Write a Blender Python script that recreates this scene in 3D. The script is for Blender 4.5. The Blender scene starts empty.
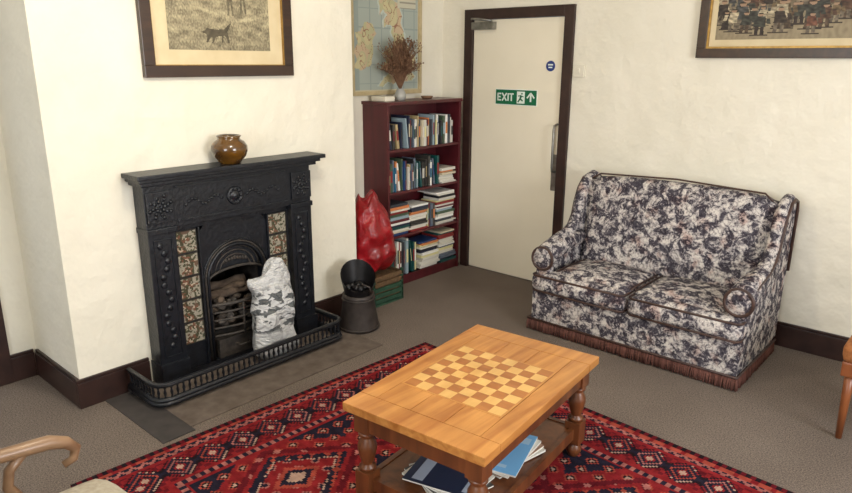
import bpy, bmesh, math, random
from mathutils import Vector, Matrix, noise
random.seed(7)
S=bpy.context.scene
def lin(c):
    c=c/255.0
    return c/12.92 if c<=.04045 else ((c+.055)/1.055)**2.4
def rgb(r,g,b): return (lin(r),lin(g),lin(b),1)
# ------------------------------------------------------------ materials
def newmat(name):
    m=bpy.data.materials.new(name); m.use_nodes=True
    nt=m.node_tree; b=nt.nodes['Principled BSDF']
    return m,nt,b
def N(nt,t,**k):
    n=nt.nodes.new(t)
    for a,v in k.items():
        if a in n.inputs.keys(): n.inputs[a].default_value=v
        else: setattr(n,a,v)
    return n
def ramp(nt,stops,interp='LINEAR'):
    r=nt.nodes.new('ShaderNodeValToRGB'); r.color_ramp.interpolation=interp
    e=r.color_ramp.elements
    while len(e)<len(stops): e.new(.5)
    for i,(p,c) in enumerate(stops): e[i].position=p; e[i].color=c
    return r
def coords(nt,scale=(1,1,1),rot=(0,0,0)):
    tc=nt.nodes.new('ShaderNodeTexCoord'); mp=nt.nodes.new('ShaderNodeMapping')
    mp.inputs['Scale'].default_value=scale; mp.inputs['Rotation'].default_value=rot
    nt.links.new(tc.outputs['Object'],mp.inputs['Vector']); return mp.outputs['Vector']
def noisy(name,c1,c2,scale=8,rough=.6,metal=0,bump=0,bscale=None,stretch=(1,1,1),detail=4,lo=.3,hi=.7,spec=.5,coat=0,bdist=.01):
    m,nt,b=newmat(name); v=coords(nt,stretch)
    n=N(nt,'ShaderNodeTexNoise',Scale=scale,Detail=detail); nt.links.new(v,n.inputs['Vector'])
    r=ramp(nt,[(lo,c1),(hi,c2)]); nt.links.new(n.outputs['Fac'],r.inputs['Fac']); nt.links.new(r.outputs['Color'],b.inputs['Base Color'])
    b.inputs['Roughness'].default_value=rough; b.inputs['Metallic'].default_value=metal
    b.inputs['Specular IOR Level'].default_value=spec
    b.inputs['Coat Weight'].default_value=coat
    if bump:
        n2=N(nt,'ShaderNodeTexNoise',Scale=bscale or scale,Detail=3); nt.links.new(v,n2.inputs['Vector'])
        bp=N(nt,'ShaderNodeBump',Strength=bump,Distance=bdist); nt.links.new(n2.outputs['Fac'],bp.inputs['Height']); nt.links.new(bp.outputs['Normal'],b.inputs['Normal'])
    return m
def wood(name,c1,c2,axis='Y',scale=22,rough=.4,coat=.2):
    m,nt,b=newmat(name)
    st={'X':(.08,1,1),'Y':(1,.08,1),'Z':(1,1,.08)}[axis]
    v=coords(nt,st)
    n=N(nt,'ShaderNodeTexNoise',Scale=scale,Detail=6,Distortion=.6); nt.links.new(v,n.inputs['Vector'])
    v2=coords(nt,(1,1,1)); n2=N(nt,'ShaderNodeTexNoise',Scale=5,Detail=4); nt.links.new(v2,n2.inputs['Vector'])
    r=ramp(nt,[(.3,c1),(.7,c2)]); nt.links.new(n.outputs['Fac'],r.inputs['Fac'])
    mx=N(nt,'ShaderNodeMixRGB',blend_type='MULTIPLY',Fac=.5); r2=ramp(nt,[(.3,(.55,.46,.40,1)),(.65,(1,1,1,1))])
    nt.links.new(n2.outputs['Fac'],r2.inputs['Fac']); nt.links.new(r.outputs['Color'],mx.inputs['Color1']); nt.links.new(r2.outputs['Color'],mx.inputs['Color2'])
    nt.links.new(mx.outputs['Color'],b.inputs['Base Color'])
    b.inputs['Roughness'].default_value=rough; b.inputs['Coat Weight'].default_value=coat; b.inputs['Coat Roughness'].default_value=.25
    return m
def painted(name,rough=.7,bump=0,bscale=200,spec=.3):
    m,nt,b=newmat(name); a=N(nt,'ShaderNodeAttribute',attribute_name='Col')
    nt.links.new(a.outputs['Color'],b.inputs['Base Color']); b.inputs['Roughness'].default_value=rough
    b.inputs['Specular IOR Level'].default_value=spec
    if bump:
        n2=N(nt,'ShaderNodeTexNoise',Scale=bscale,Detail=2); nt.links.new(coords(nt),n2.inputs['Vector'])
        bp=N(nt,'ShaderNodeBump',Strength=bump,Distance=.004); nt.links.new(n2.outputs['Fac'],bp.inputs['Height']); nt.links.new(bp.outputs['Normal'],b.inputs['Normal'])
    return m
WALL=noisy('wall_paint',rgb(229,223,206),rgb(236,230,214),3,.75,bump=.6,bscale=7,spec=.2,bdist=.03)
CEIL=noisy('ceiling_paint',rgb(240,237,228),rgb(244,241,232),3,.8)
DOORP=noisy('door_paint',rgb(234,225,203),rgb(241,232,211),2,.45)
BLUEP=noisy('pale_blue_paint',rgb(196,208,226),rgb(205,216,232),2,.5)
SKIRT=noisy('dark_brown_gloss',rgb(40,25,22),rgb(58,38,33),12,.35)
IRON=noisy('black_cast_iron',rgb(14,16,21),rgb(27,30,37),30,.36,bump=.25,bscale=60)
IRON2=noisy('sooty_iron',rgb(36,33,31),rgb(72,64,58),25,.6,bump=.4,bscale=60)
SOOT=noisy('soot_brick',rgb(24,22,21),rgb(74,64,56),14,.9,bump=.5,bscale=30)
ASH=noisy('ash',rgb(70,64,60),rgb(134,124,114),30,.95,bump=.5)
LOG=noisy('log_bark',rgb(58,46,38),rgb(108,92,78),26,.95,bump=.8)
MAROON=wood('maroon_wood',rgb(70,18,26),rgb(96,28,36),'Z',10,.4,.2)
PINE=wood('honey_pine',rgb(168,104,46),rgb(210,150,80),'Y',26,.34,.35)
PINEDK=wood('aged_pine',rgb(88,50,28),rgb(126,74,40),'Z',20,.38,.3)
CHAIRW=wood('chair_wood',rgb(122,90,66),rgb(160,128,98),'Y',18,.4,.2)
CHAIRR=wood('warm_chair_wood',rgb(120,66,34),rgb(156,92,50),'Z',18,.4,.2)
FRAMEW=wood('dark_frame_wood',rgb(38,24,16),rgb(66,42,27),'Y',20,.35,.3)
GILT=noisy('gilt',rgb(150,116,60),rgb(180,145,80),40,.4,.6)
MAPFR=noisy('pale_frame',rgb(176,158,118),rgb(196,178,140),20,.5)
MAT_=noisy('picture_mount',rgb(206,188,150),rgb(216,200,164),10,.8)
PAINT=painted('printed_paper',.55)
GLOSS=painted('printed_card',.35,spec=.5)
STRAND=painted('fringe_yarn',.95,spec=.1)
RUGM=painted('woven_wool',.95,.6,160,.05)
STEEL=noisy('brushed_steel',rgb(120,118,112),rgb(150,148,142),30,.35,.8)
WHITEPL=noisy('white_plastic',rgb(222,216,198),rgb(230,224,208),5,.35)
GREEN=noisy('sign_green',rgb(0,98,62),rgb(4,108,70),5,.45)
SIGNW=noisy('sign_white',rgb(226,236,226),rgb(236,244,236),5,.5)
SIGNB=noisy('sign_blue',rgb(28,52,120),rgb(34,60,132),5,.5)
HEARTH=noisy('hearth_stone',rgb(94,84,77),rgb(114,103,95),14,.95,bump=.2,spec=.05)
HEARTHD=noisy('hearth_slate',rgb(52,48,47),rgb(68,62,60),14,.7)
POTG=noisy('brown_glaze',rgb(44,22,8),rgb(112,76,22),6,.15,coat=.6,stretch=(1,1,3))
CREAMF=noisy('cream_upholstery',rgb(166,156,140),rgb(186,178,162),60,.95,bump=.3,bscale=150,spec=.1)
ORANGEF=noisy('tan_upholstery',rgb(150,92,50),rgb(178,116,66),60,.9,bump=.3,bscale=150)
REDP=noisy('red_plastic',rgb(118,10,18),rgb(160,20,30),8,.35,bump=.8,bscale=22,coat=.2)
GREENC=noisy('green_crate',rgb(26,58,44),rgb(48,84,62),40,.6,bump=.5)
WICK=noisy('wicker',rgb(78,58,38),rgb(116,88,58),50,.8,bump=.6)
SCUT=noisy('scuttle_metal',rgb(48,42,40),rgb(72,64,60),18,.5,.3,bump=.3)
SCUTD=noisy('scuttle_black',rgb(18,17,18),rgb(32,30,32),18,.4,.3)
TWIG=noisy('dried_twig',rgb(96,66,48),rgb(140,106,80),30,.9)
VASE=noisy('vase_glaze',rgb(150,150,146),rgb(176,174,166),10,.3)
PIPE=noisy('brown_piping',rgb(50,34,30),rgb(78,54,46),20,.5)
def m_carpet():
    m,nt,b=newmat('carpet_taupe'); v=coords(nt)
    n=N(nt,'ShaderNodeTexNoise',Scale=150,Detail=4,Roughness=.85); nt.links.new(v,n.inputs['Vector'])
    n2=N(nt,'ShaderNodeTexNoise',Scale=1.6,Detail=6); nt.links.new(v,n2.inputs['Vector'])
    r=ramp(nt,[(.34,rgb(68,59,54)),(.66,rgb(152,139,129))]); nt.links.new(n.outputs['Fac'],r.inputs['Fac'])
    r2=ramp(nt,[(.35,(.80,.79,.78,1)),(.65,(1,1,1,1))]); nt.links.new(n2.outputs['Fac'],r2.inputs['Fac'])
    mx=N(nt,'ShaderNodeMixRGB',blend_type='MULTIPLY',Fac=1.0); nt.links.new(r.outputs['Color'],mx.inputs['Color1']); nt.links.new(r2.outputs['Color'],mx.inputs['Color2'])
    nt.links.new(mx.outputs['Color'],b.inputs['Base Color']); b.inputs['Roughness'].default_value=1; b.inputs['Specular IOR Level'].default_value=.05
    bp=N(nt,'ShaderNodeBump',Strength=.35,Distance=.004); nt.links.new(n.outputs['Fac'],bp.inputs['Height']); nt.links.new(bp.outputs['Normal'],b.inputs['Normal'])
    return m
CARPET=m_carpet()
def m_toile():
    m,nt,b=newmat('toile_fabric'); v=coords(nt)
    n=N(nt,'ShaderNodeTexNoise',Scale=17,Detail=10,Roughness=.74,Distortion=.4); nt.links.new(v,n.inputs['Vector'])
    n2=N(nt,'ShaderNodeTexNoise',Scale=11,Detail=4); nt.links.new(v,n2.inputs['Vector'])
    n3=N(nt,'ShaderNodeTexNoise',Scale=70,Detail=4,Roughness=.7); nt.links.new(v,n3.inputs['Vector'])
    r=ramp(nt,[(.0,rgb(208,202,196)),(.43,rgb(212,205,198)),(.49,rgb(162,156,156)),(.52,rgb(82,78,86)),(.60,rgb(62,58,68)),(.63,rgb(156,150,152)),(.68,rgb(208,200,194))])
    nt.links.new(n.outputs['Fac'],r.inputs['Fac'])
    r2=ramp(nt,[(.54,(0,0,0,1)),(.66,(.6,.6,.6,1))]); nt.links.new(n2.outputs['Fac'],r2.inputs['Fac'])
    mx=N(nt,'ShaderNodeMixRGB',blend_type='MULTIPLY'); mx.inputs['Color2'].default_value=rgb(202,160,152)
    nt.links.new(r2.outputs['Color'],mx.inputs['Fac']); nt.links.new(r.outputs['Color'],mx.inputs['Color1'])
    r3=ramp(nt,[(.42,(.30,.28,.31,1)),(.50,(1,1,1,1))]); nt.links.new(n3.outputs['Fac'],r3.inputs['Fac'])
    m2=N(nt,'ShaderNodeMixRGB',blend_type='MULTIPLY',Fac=.72); nt.links.new(mx.outputs['Color'],m2.inputs['Color1']); nt.links.new(r3.outputs['Color'],m2.inputs['Color2'])
    nt.links.new(m2.outputs['Color'],b.inputs['Base Color']); b.inputs['Roughness'].default_value=.95; b.inputs['Specular IOR Level'].default_value=.1
    return m
TOILE=m_toile()
def m_bag():
    m,nt,b=newmat('printed_plastic_sack'); v=coords(nt,(1,1,1.8))
    n=N(nt,'ShaderNodeTexNoise',Scale=18,Detail=2,Distortion=.4); nt.links.new(v,n.inputs['Vector'])
    tc=coords(nt); sp=N(nt,'ShaderNodeSeparateXYZ'); nt.links.new(tc,sp.inputs['Vector'])
    band=ramp(nt,[(.0,(0,0,0,1)),(.16,(0,0,0,1)),(.2,(1,1,1,1)),(.40,(1,1,1,1)),(.45,(0,0,0,1))]); nt.links.new(sp.outputs['Z'],band.inputs['Fac'])
    r=ramp(nt,[(.51,(0,0,0,1)),(.54,(.9,.9,.9,1))]); nt.links.new(n.outputs['Fac'],r.inputs['Fac'])
    mul=N(nt,'ShaderNodeMath',operation='MULTIPLY'); nt.links.new(r.outputs['Color'],mul.inputs[0]); nt.links.new(band.outputs['Color'],mul.inputs[1])
    mx=N(nt,'ShaderNodeMixRGB'); mx.inputs['Color1'].default_value=rgb(202,202,202); mx.inputs['Color2'].default_value=rgb(62,68,70); nt.links.new(mul.outputs[0],mx.inputs['Fac'])
    nt.links.new(mx.outputs['Color'],b.inputs['Base Color']); b.inputs['Roughness'].default_value=.3
    n2=N(nt,'ShaderNodeTexNoise',Scale=20,Detail=4,Distortion=1); nt.links.new(v,n2.inputs['Vector'])
    bp=N(nt,'ShaderNodeBump',Strength=1,Distance=.03); nt.links.new(n2.outputs['Fac'],bp.inputs['Height']); nt.links.new(bp.outputs['Normal'],b.inputs['Normal'])
    return m
BAG=m_bag()
TILEP=painted('glazed_painted_tile',.25,spec=.5)
# ------------------------------------------------------------ mesh builder
class B:
    def __init__(s,M=None):
        s.bm=bmesh.new(); s.mats=[]; s.M=M; s.cl=s.bm.loops.layers.float_color.new('Col')
    def mi(s,m):
        if m not in s.mats: s.mats.append(m)
        return s.mats.index(m)
    def v(s,p):
        p=Vector(p)
        if s.M is not None: p=s.M@p
        return s.bm.verts.new(p)
    def face(s,vs,mat,smooth=False,col=(1,1,1,1)):
        try: f=s.bm.faces.new(vs)
        except ValueError: return None
        f.material_index=s.mi(mat); f.smooth=smooth
        for l in f.loops: l[s.cl]=col
        return f
    def box(s,a,b,mat,bev=0,col=(1,1,1,1),L=None):
        P=[(x,y,z) for x in (a[0],b[0]) for y in (a[1],b[1]) for z in (a[2],b[2])]
        if L is not None: P=[L@Vector(p) for p in P]
        V=[s.v(p) for p in P]
        F=[s.face([V[i] for i in q],mat,False,col) for q in ((0,1,3,2),(4,6,7,5),(0,4,5,1),(2,3,7,6),(0,2,6,4),(1,5,7,3))]
        if bev>0:
            E=list({e for f in F for e in f.edges})
            r=bmesh.ops.bevel(s.bm,geom=E,offset=bev,segments=2,affect='EDGES',profile=.7)
            for f in r['faces']:
                f.material_index=s.mi(mat)
                for l in f.loops: l[s.cl]=col
    def prism(s,poly,axis,lo,hi,mat,col=(1,1,1,1),L=None,smooth=False):
        def mk(p,h):
            q={'x':(h,p[0],p[1]),'y':(p[0],h,p[1]),'z':(p[0],p[1],h)}[axis]
            return s.v(L@Vector(q) if L is not None else q)
        A=[mk(p,lo) for p in poly]; C=[mk(p,hi) for p in poly]
        s.face(A,mat,False,col); s.face(C[::-1],mat,False,col)
        n=len(poly)
        for i in range(n): s.face([A[i],C[i],C[(i+1)%n],A[(i+1)%n]],mat,smooth,col)
    def lathe(s,prof,loc,mat,seg=20,L=None,col=(1,1,1,1)):
        R=[]
        for r,z in prof:
            ring=[]
            for i in range(seg):
                a=2*math.pi*i/seg; p=Vector((r*math.cos(a),r*math.sin(a),z))
                if L is not None: p=L@p
                ring.append(s.v(p+Vector(loc)))
            R.append(ring)
        for k in range(len(R)-1):
            for i in range(seg): s.face([R[k][i],R[k][(i+1)%seg],R[k+1][(i+1)%seg],R[k+1][i]],mat,True,col)
        s.face(R[0][::-1],mat,False,col); s.face(R[-1],mat,False,col)
    def tube(s,pts,rad,mat,seg=8,closed=False,col=(1,1,1,1),flat=1.0):
        pts=[Vector(p) for p in pts]; n=len(pts); R=[]
        up=None
        for i,p in enumerate(pts):
            a=pts[(i-1)%n] if (closed or i>0) else p; c=pts[(i+1)%n] if (closed or i<n-1) else p
            t=(c-a).normalized()
            if up is None:
                up=t.orthogonal().normalized() if abs(t.z)>.95 else Vector((0,0,1))
            u=(up-t*up.dot(t)); u=u.normalized() if u.length>1e-5 else t.orthogonal().normalized(); up=u
            w=t.cross(u); r=rad[i] if isinstance(rad,(list,tuple)) else rad
            R.append([s.v(p+u*(r*flat*math.sin(2*math.pi*k/seg))+w*(r*math.cos(2*math.pi*k/seg))) for k in range(seg)])
        m=n if closed else n-1
        for k in range(m):
            for i in range(seg): s.face([R[k][i],R[k][(i+1)%seg],R[(k+1)%n][(i+1)%seg],R[(k+1)%n][i]],mat,True,col)
        if not closed: s.face(R[0][::-1],mat,True,col); s.face(R[-1],mat,True,col)
    def ball(s,c,r,mat,seg=10,L=None,col=(1,1,1,1)):
        if not isinstance(r,(tuple,list)): r=(r,r,r)
        k=seg//2+1; prof=[(max(math.sin(math.pi*i/k),.001),-math.cos(math.pi*i/k)) for i in range(k+1)]
        D=Matrix.Diagonal((r[0],r[1],r[2])).to_4x4()
        if L is not None: D=L@D
        s.lathe(prof,c,mat,seg,D,col)
    def pillow(s,a,b,mat,r=.04,puff=(0,0,0),n=10,L=None,disp=0,fn=None,df=9):
        a=Vector(a);b=Vector(b);c=(a+b)/2;h=(b-a)/2; r=min(r,*h)
        idx={}
        def P(i,j,k):
            key=(i,j,k)
            if key in idx: return idx[key]
            q=Vector((i/n*2-1,j/n*2-1,k/n*2-1))
            p=Vector((q.x*h.x,q.y*h.y,q.z*h.z))
            inn=Vector([max(-(h[t]-r),min(h[t]-r,p[t])) for t in range(3)])
            d=p-inn
            if d.length>1e-9: p=inn+d.normalized()*min(r,max(abs(x) for x in d))
            for t in range(3):
                o=[x for x in range(3) if x!=t]
                p[t]+=puff[t]*q[t]*(1-q[o[0]]**2)*(1-q[o[1]]**2)
            if disp: p+=noise.noise_vector(p*df+c)*disp
            if fn: p=fn(p,q)
            p=p+c
            if L is not None: p=L@p
            idx[key]=s.v(p); return idx[key]
        for i in range(n):
            for j in range(n):
                s.face([P(i,j,0),P(i,j+1,0),P(i+1,j+1,0),P(i+1,j,0)],mat,True)
                s.face([P(i,j,n),P(i+1,j,n),P(i+1,j+1,n),P(i,j+1,n)],mat,True)
                s.face([P(i,0,j),P(i+1,0,j),P(i+1,0,j+1),P(i,0,j+1)],mat,True)
                s.face([P(i,n,j),P(i,n,j+1),P(i+1,n,j+1),P(i+1,n,j)],mat,True)
                s.face([P(0,i,j),P(0,i,j+1),P(0,i+1,j+1),P(0,i+1,j)],mat,True)
                s.face([P(n,i,j),P(n,i+1,j),P(n,i+1,j+1),P(n,i,j+1)],mat,True)
    def grid(s,o,u,v,nu,nv,mat,fn):
        o=Vector(o);u=Vector(u);v=Vector(v)
        V=[[s.v(o+u*(i/nu)+v*(j/nv)) for j in range(nv+1)] for i in range(nu+1)]
        for i in range(nu):
            for j in range(nv):
                s.face([V[i][j],V[i+1][j],V[i+1][j+1],V[i][j+1]],mat,False,fn((i+.5)/nu,(j+.5)/nv))
    def done(s,name,recalc=True,zmin=None):
        if recalc: bmesh.ops.recalc_face_normals(s.bm,faces=s.bm.faces[:])
        xs=[v.co.x for v in s.bm.verts];ys=[v.co.y for v in s.bm.verts];zs=[v.co.z for v in s.bm.verts]
        o=Vector(((min(xs)+max(xs))/2,(min(ys)+max(ys))/2,min(zs)))
        bmesh.ops.translate(s.bm,verts=s.bm.verts[:],vec=-o)
        if zmin is not None: o.z=zmin
        me=bpy.data.meshes.new(name); s.bm.to_mesh(me); s.bm.free()
        for m in s.mats: me.materials.append(m)
        ob=bpy.data.objects.new(name,me); ob.location=o; S.collection.objects.link(ob); return ob
# ------------------------------------------------------------ room
XB=-3.274; YD=4.317; YL=1.12; YR=2.983; XA=-3.65; XL=-3.84; XR=2.3; YB=-1.7; H=2.65
C=2.005
b=B(); b.box((XL-.3,YB-.1,-.1),(XR+.1,YD+.1,0),CARPET); b.done('floor')
b=B(); b.box((XL-.3,YB-.1,H),(XR+.1,YD+.1,H+.1),CEIL); b.done('ceiling')
OL,OR,OT=C-.185,C+.185,.70
b=B()
b.box((XL-.25,YL,0),(XB,OL,H),WALL); b.box((XL-.25,OR,0),(XB,YR,H),WALL); b.box((XL-.25,OL,OT),(XB,OR,H),WALL); b.box((XL-.25,OL,0),(XL+.1,OR,OT),WALL)
x2=XL+.13
b.box((x2-.01,OL+.001,.001),(x2+.005,OR-.001,OT-.002),SOOT)
b.box((x2,OL+.001,.001),(XB-.001,OL+.012,.68),SOOT); b.box((x2,OR-.012,.001),(XB-.001,OR-.001,.68),SOOT); b.box((x2,OL+.001,OT-.015),(XB-.001,OR-.001,OT-.002),SOOT)
for k in range(4): b.box((x2+.005,OL+.014,.2+k*.075),(x2+.05+k*.02,OR-.014,.268+k*.075),SOOT,.006)
b.box((x2,OL+.013,.001),(XB-.001,OR-.013,.03),ASH)
b.box((-3.60,OL+.013,.03),(XB-.001,OR-.013,.17),SOOT)
b.done('wall_fireplace')
b=B(); b.box((XL-.25,YR,0),(XA,YD+.1,H),WALL); b.done('wall_alcove')
DL,DR,DT=-3.411,-2.453,2.06
b=B()
b.box((XA,YD,0),(DL+.02,YD+.1,H),WALL); b.box((DR-.02,YD,0),(XR+.1,YD+.1,H),WALL); b.box((DL+.02,YD,DT-.02),(DR-.02,YD+.1,H),WALL)
b.done('wall_door')
b=B(); b.box((XL-.25,YB,0),(XL,.1,H),WALL); b.box((XL-.25,.9,0),(XL,YL,H),WALL); b.box((XL-.25,.1,2.03),(XL,.9,H),WALL); b.done('wall_left')
def wallwin(name,axis,pos,lo,hi,w0,w1,z0,z1,th=.1):
    b=B()
    def bx(a,c,za,zb):
        if axis=='y': b.box((a,pos-th,za),(c,pos,zb),WALL)
        else: b.box((pos,a,za),(pos+th,c,zb),WALL)
    bx(lo,w0,0,H); bx(w1,hi,0,H); bx(w0,w1,0,z0); bx(w0,w1,z1,H); b.done(name)
wallwin('wall_back','y',YB,XL,XR,-1.6,0.0,.85,2.3)
wallwin('wall_right','x',XR,YB,YD,1.0,2.7,.85,2.3)
b=B()
for x in (-1.6,-.82,-.05): b.box((x,YB-.07,.85),(x+.05,YB-.03,2.3),DOORP)
for z in (.85,1.55,2.25): b.box((-1.6,YB-.07,z),(0,YB-.03,z+.05),DOORP)
b.done('window_1')
b=B()
for y in (1.0,1.82,2.65): b.box((XR+.03,y,.85),(XR+.07,y+.05,2.3),DOORP)
for z in (.85,1.55,2.25): b.box((XR+.03,1.0,z),(XR+.07,2.7,z+.05),DOORP)
b.done('window_2')
def skirt(name,segs):
    b=B()
    for a,c in segs:
        b.box((a[0],a[1],0),(c[0],c[1],.135),SKIRT,.003)
        dx=c[0]-a[0];dy=c[1]-a[1]
        if dx>dy: b.box((a[0],a[1]+.006,.135),(c[0],c[1],.152),SKIRT,.003)
        else: b.box((a[0],a[1],.135),(c[0]-.006,c[1],.152),SKIRT,.003)
    b.done(name)
skirt('baseboard_fireplace',[((XB,YL-.02),(XB+.02,C-.535)),((XB,C+.535),(XB+.02,YR+.02))])
skirt('baseboard_alcove',[((XA,YR),(XA+.02,3.40))])
skirt('baseboard_chimney_side',[((XL+.02,YL-.02),(XB,YL))])
skirt('baseboard_left',[((XL,.985),(XL+.02,YL-.02)),((XL,YB+.02),(XL+.02,.01))])
skirt('baseboard_door',[((DR,YD-.02),(XR,YD))])
b=B()
b.box((DL,YD-.025,0),(DL+.075,YD+.06,DT),SKIRT,.004); b.box((DR-.075,YD-.025,0),(DR,YD+.06,DT),SKIRT,.004); b.box((DL+.075,YD-.025,DT-.075),(DR-.075,YD+.06,DT),SKIRT,.004)
b.done('trim_1')
b=B(); b.box((DL+.078,YD+.0,.008),(DR-.078,YD+.045,DT-.078),DOORP,.003); b.done('door_1')
hx=-2.548
b=B(); b.box((hx-.03,YD-.0045,.75),(hx+.03,YD-.0005,1.02),STEEL,.001)
b.tube([(hx,YD-.002,1.24),(hx,YD-.045,1.23),(hx,YD-.05,1.20),(hx,YD-.05,.93),(hx,YD-.045,.9),(hx,YD-.002,.89)],.009,STEEL); b.done('door_handle')
b=B(); b.box((-3.325,YD-.05,1.91),(-3.12,YD-.001,1.965),STEEL,.006)
b.tube([(-3.14,YD-.04,1.972),(-3.24,YD-.07,1.985),(-3.33,YD-.04,1.99)],.009,STEEL); b.done('door_closer')
b=B()
b.box((XL-.02,.90,0),(XL+.022,.985,2.11),SKIRT,.003); b.box((XL-.02,.01,0),(XL+.022,.10,2.11),SKIRT,.003); b.box((XL-.02,.1,2.03),(XL+.022,.9,2.11),SKIRT,.003); b.done('trim_2')
b=B(); b.box((XL-.05,.103,.008),(XL-.005,.897,2.028),BLUEP)
b.box((XL-.02,.16,.15),(XL-.002,.84,.9),BLUEP,.006); b.box((XL-.02,.16,1.05),(XL-.002,.84,1.9),BLUEP,.006); b.done('door_2')
# exit sign
b=B(); x0,x1,z0,z1=-3.108,-2.731,1.358,1.476; y=YD-.0005
b.box((x0,y-.004,z0),(x1,y,z1),SIGNW); b.box((x0+.005,y-.005,z0+.005),(x1-.005,y-.003,z1-.005),GREEN)
yl=y-.0062
def stroke(a,c,w,m):
    d=Vector((c[0]-a[0],c[1]-a[1])); n=Vector((-d.y,d.x)).normalized()*w/2
    b.prism([(a[0]+n.x,a[1]+n.y),(c[0]+n.x,c[1]+n.y),(c[0]-n.x,c[1]-n.y),(a[0]-n.x,a[1]-n.y)],'y',yl,yl+.002,m)
def st(a,c,w=.011): stroke(a,c,w,SIGNW)
def sg(a,c,w=.011): stroke(a,c,w,GREEN)
zb,zt=z0+.03,z1-.03; zm=(zb+zt)/2; lx=x0+.02
st((lx+.005,zb),(lx+.005,zt)); st((lx,zt-.005),(lx+.035,zt-.005)); st((lx,zm),(lx+.03,zm)); st((lx,zb+.005),(lx+.035,zb+.005))
lx+=.045; st((lx,zb),(lx+.04,zt)); st((lx,zt),(lx+.04,zb))
lx+=.055; st((lx,zb),(lx,zt))
lx+=.03; st((lx,zb),(lx,zt)); st((lx-.02,zt-.005),(lx+.02,zt-.005))
mx=x0+.235
b.box((mx-.035,yl,z0+.015),(mx+.035,yl+.001,z1-.015),SIGNW)
yl-=.001
sg((mx+.005,z0+.075),(mx-.005,z0+.05),.016); sg((mx-.005,z0+.05),(mx+.018,z0+.035)); sg((mx-.005,z0+.05),(mx-.025,z0+.025)); sg((mx,z0+.072),(mx+.025,z0+.065),.007); sg((mx,z0+.072),(mx-.024,z0+.07),.007)
b.ball((mx+.01,yl,z0+.088),(.007,.001,.007),GREEN)
yl+=.001; ax=x1-.055
st((ax,zb),(ax,zt),.014); st((ax,zt+.006),(ax-.032,zm-.002),.012); st((ax,zt+.006),(ax+.032,zm-.002),.012)
b.done('exit_sign')
b=B(); RY=Matrix.Rotation(math.pi/2,4,'X')
b.lathe([(.037,0),(.037,.003)],(-2.632,YD-.0005,1.648),SIGNB,24,RY)
b.box((-2.652,YD-.005,1.652),(-2.612,YD-.003,1.662),SIGNW); b.box((-2.648,YD-.005,1.634),(-2.616,YD-.003,1.643),SIGNW); b.done('fire_door_sign')
b=B(); b.box((-2.44,YD-.016,1.575),(-2.355,YD-.0005,1.66),WHITEPL,.004); b.box((-2.407,YD-.022,1.60),(-2.388,YD-.014,1.635),WHITEPL,.002); b.done('light_switch')
# ------------------------------------------------------------ fireplace
b=B(); E0=C-.515; E1=C+.515; Z0=.0066; XW=XB+.0005
def mould(xf,y0,y1,z0,z1,bev=.004): b.box((XW,y0,z0),(xf,y1,z1),IRON,bev)
mould(-3.10,E0-.05,E1+.075,1.117,1.141,.006)
mould(-3.12,E0-.035,E1+.05,1.098,1.117,.006); mould(-3.138,E0-.02,E1+.03,1.078,1.098,.006)
XF=-3.165
mould(XF-.004,E0,E1,.85,1.078,.003)
b.box((XF-.006,E0+.17,.875),(XF+.002,E1-.17,.885),IRON,.002); b.box((XF-.006,E0+.17,1.05),(XF+.002,E1-.17,1.06),IRON,.002)
PW=.15
for y0,y1 in ((E0,E0+PW),(E1-PW,E1)):
    mould(XF,y0,y1,Z0,.86,.004); mould(XF+.015,y0-.006,y1+.006,Z0,.13,.006); mould(XF+.012,y0-.005,y1+.005,.83,.86,.005)
    for yy in (y0+.025,y1-.031): b.box((XF-.002,yy,.16),(XF+.006,yy+.006,.80),IRON,.002)
    b.box((XF-.002,y0+.025,.16),(XF+.006,y1-.025,.166),IRON,.002); b.box((XF-.002,y0+.025,.795),(XF+.006,y1-.025,.801),IRON,.002)
    for k in range(14):
        b.ball((XF,(y0+y1)/2+.018*math.sin(k*1.3),.22+k*.042),(.006,.018,.018),IRON,8)
    b.box((XF-.002,y0+.008,.885),(XF+.007,y1+.0,1.045),IRON,.003)
    for k in range(26):
        a=k*.8; r=.008+.0022*k
        b.ball((XF+.008,(y0+y1)/2+math.cos(a)*r*1.05,.965+math.sin(a)*r),(.007,.010,.010),IRON,8)
RX=Matrix.Rotation(math.pi/2,4,'Y')
b.lathe([(.05,0),(.05,.008),(.042,.014),(.034,.006),(.026,.006),(.018,.016),(.001,.018)],(XF-.004,C-.005,.965),IRON,24,RX)
for k in range(8):
    a=k*math.pi/4; b.ball((XF+.004,C-.005+.036*math.cos(a),.965+.036*math.sin(a)),(.007,.010,.010),IRON,8)
for sgn in (-1,1):
    for k in range(12): b.ball((XF-.003,C-.005+sgn*(.08+k*.019),.965+.018*math.sin(k*.9)),(.006,.011,.008),IRON,8)
xi=-3.222; T0=E0+PW; T1=E1-PW
b.box((XW,T0,.82),(xi+.012,T1,.86),IRON)
b.box((XW,T0,Z0),(xi,OL-.02,.82),IRON); b.box((XW,OR+.02,Z0),(xi,T1,.82),IRON)
b.box((XW,T0,Z0),(-3.20,T1,.03),IRON)
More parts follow.
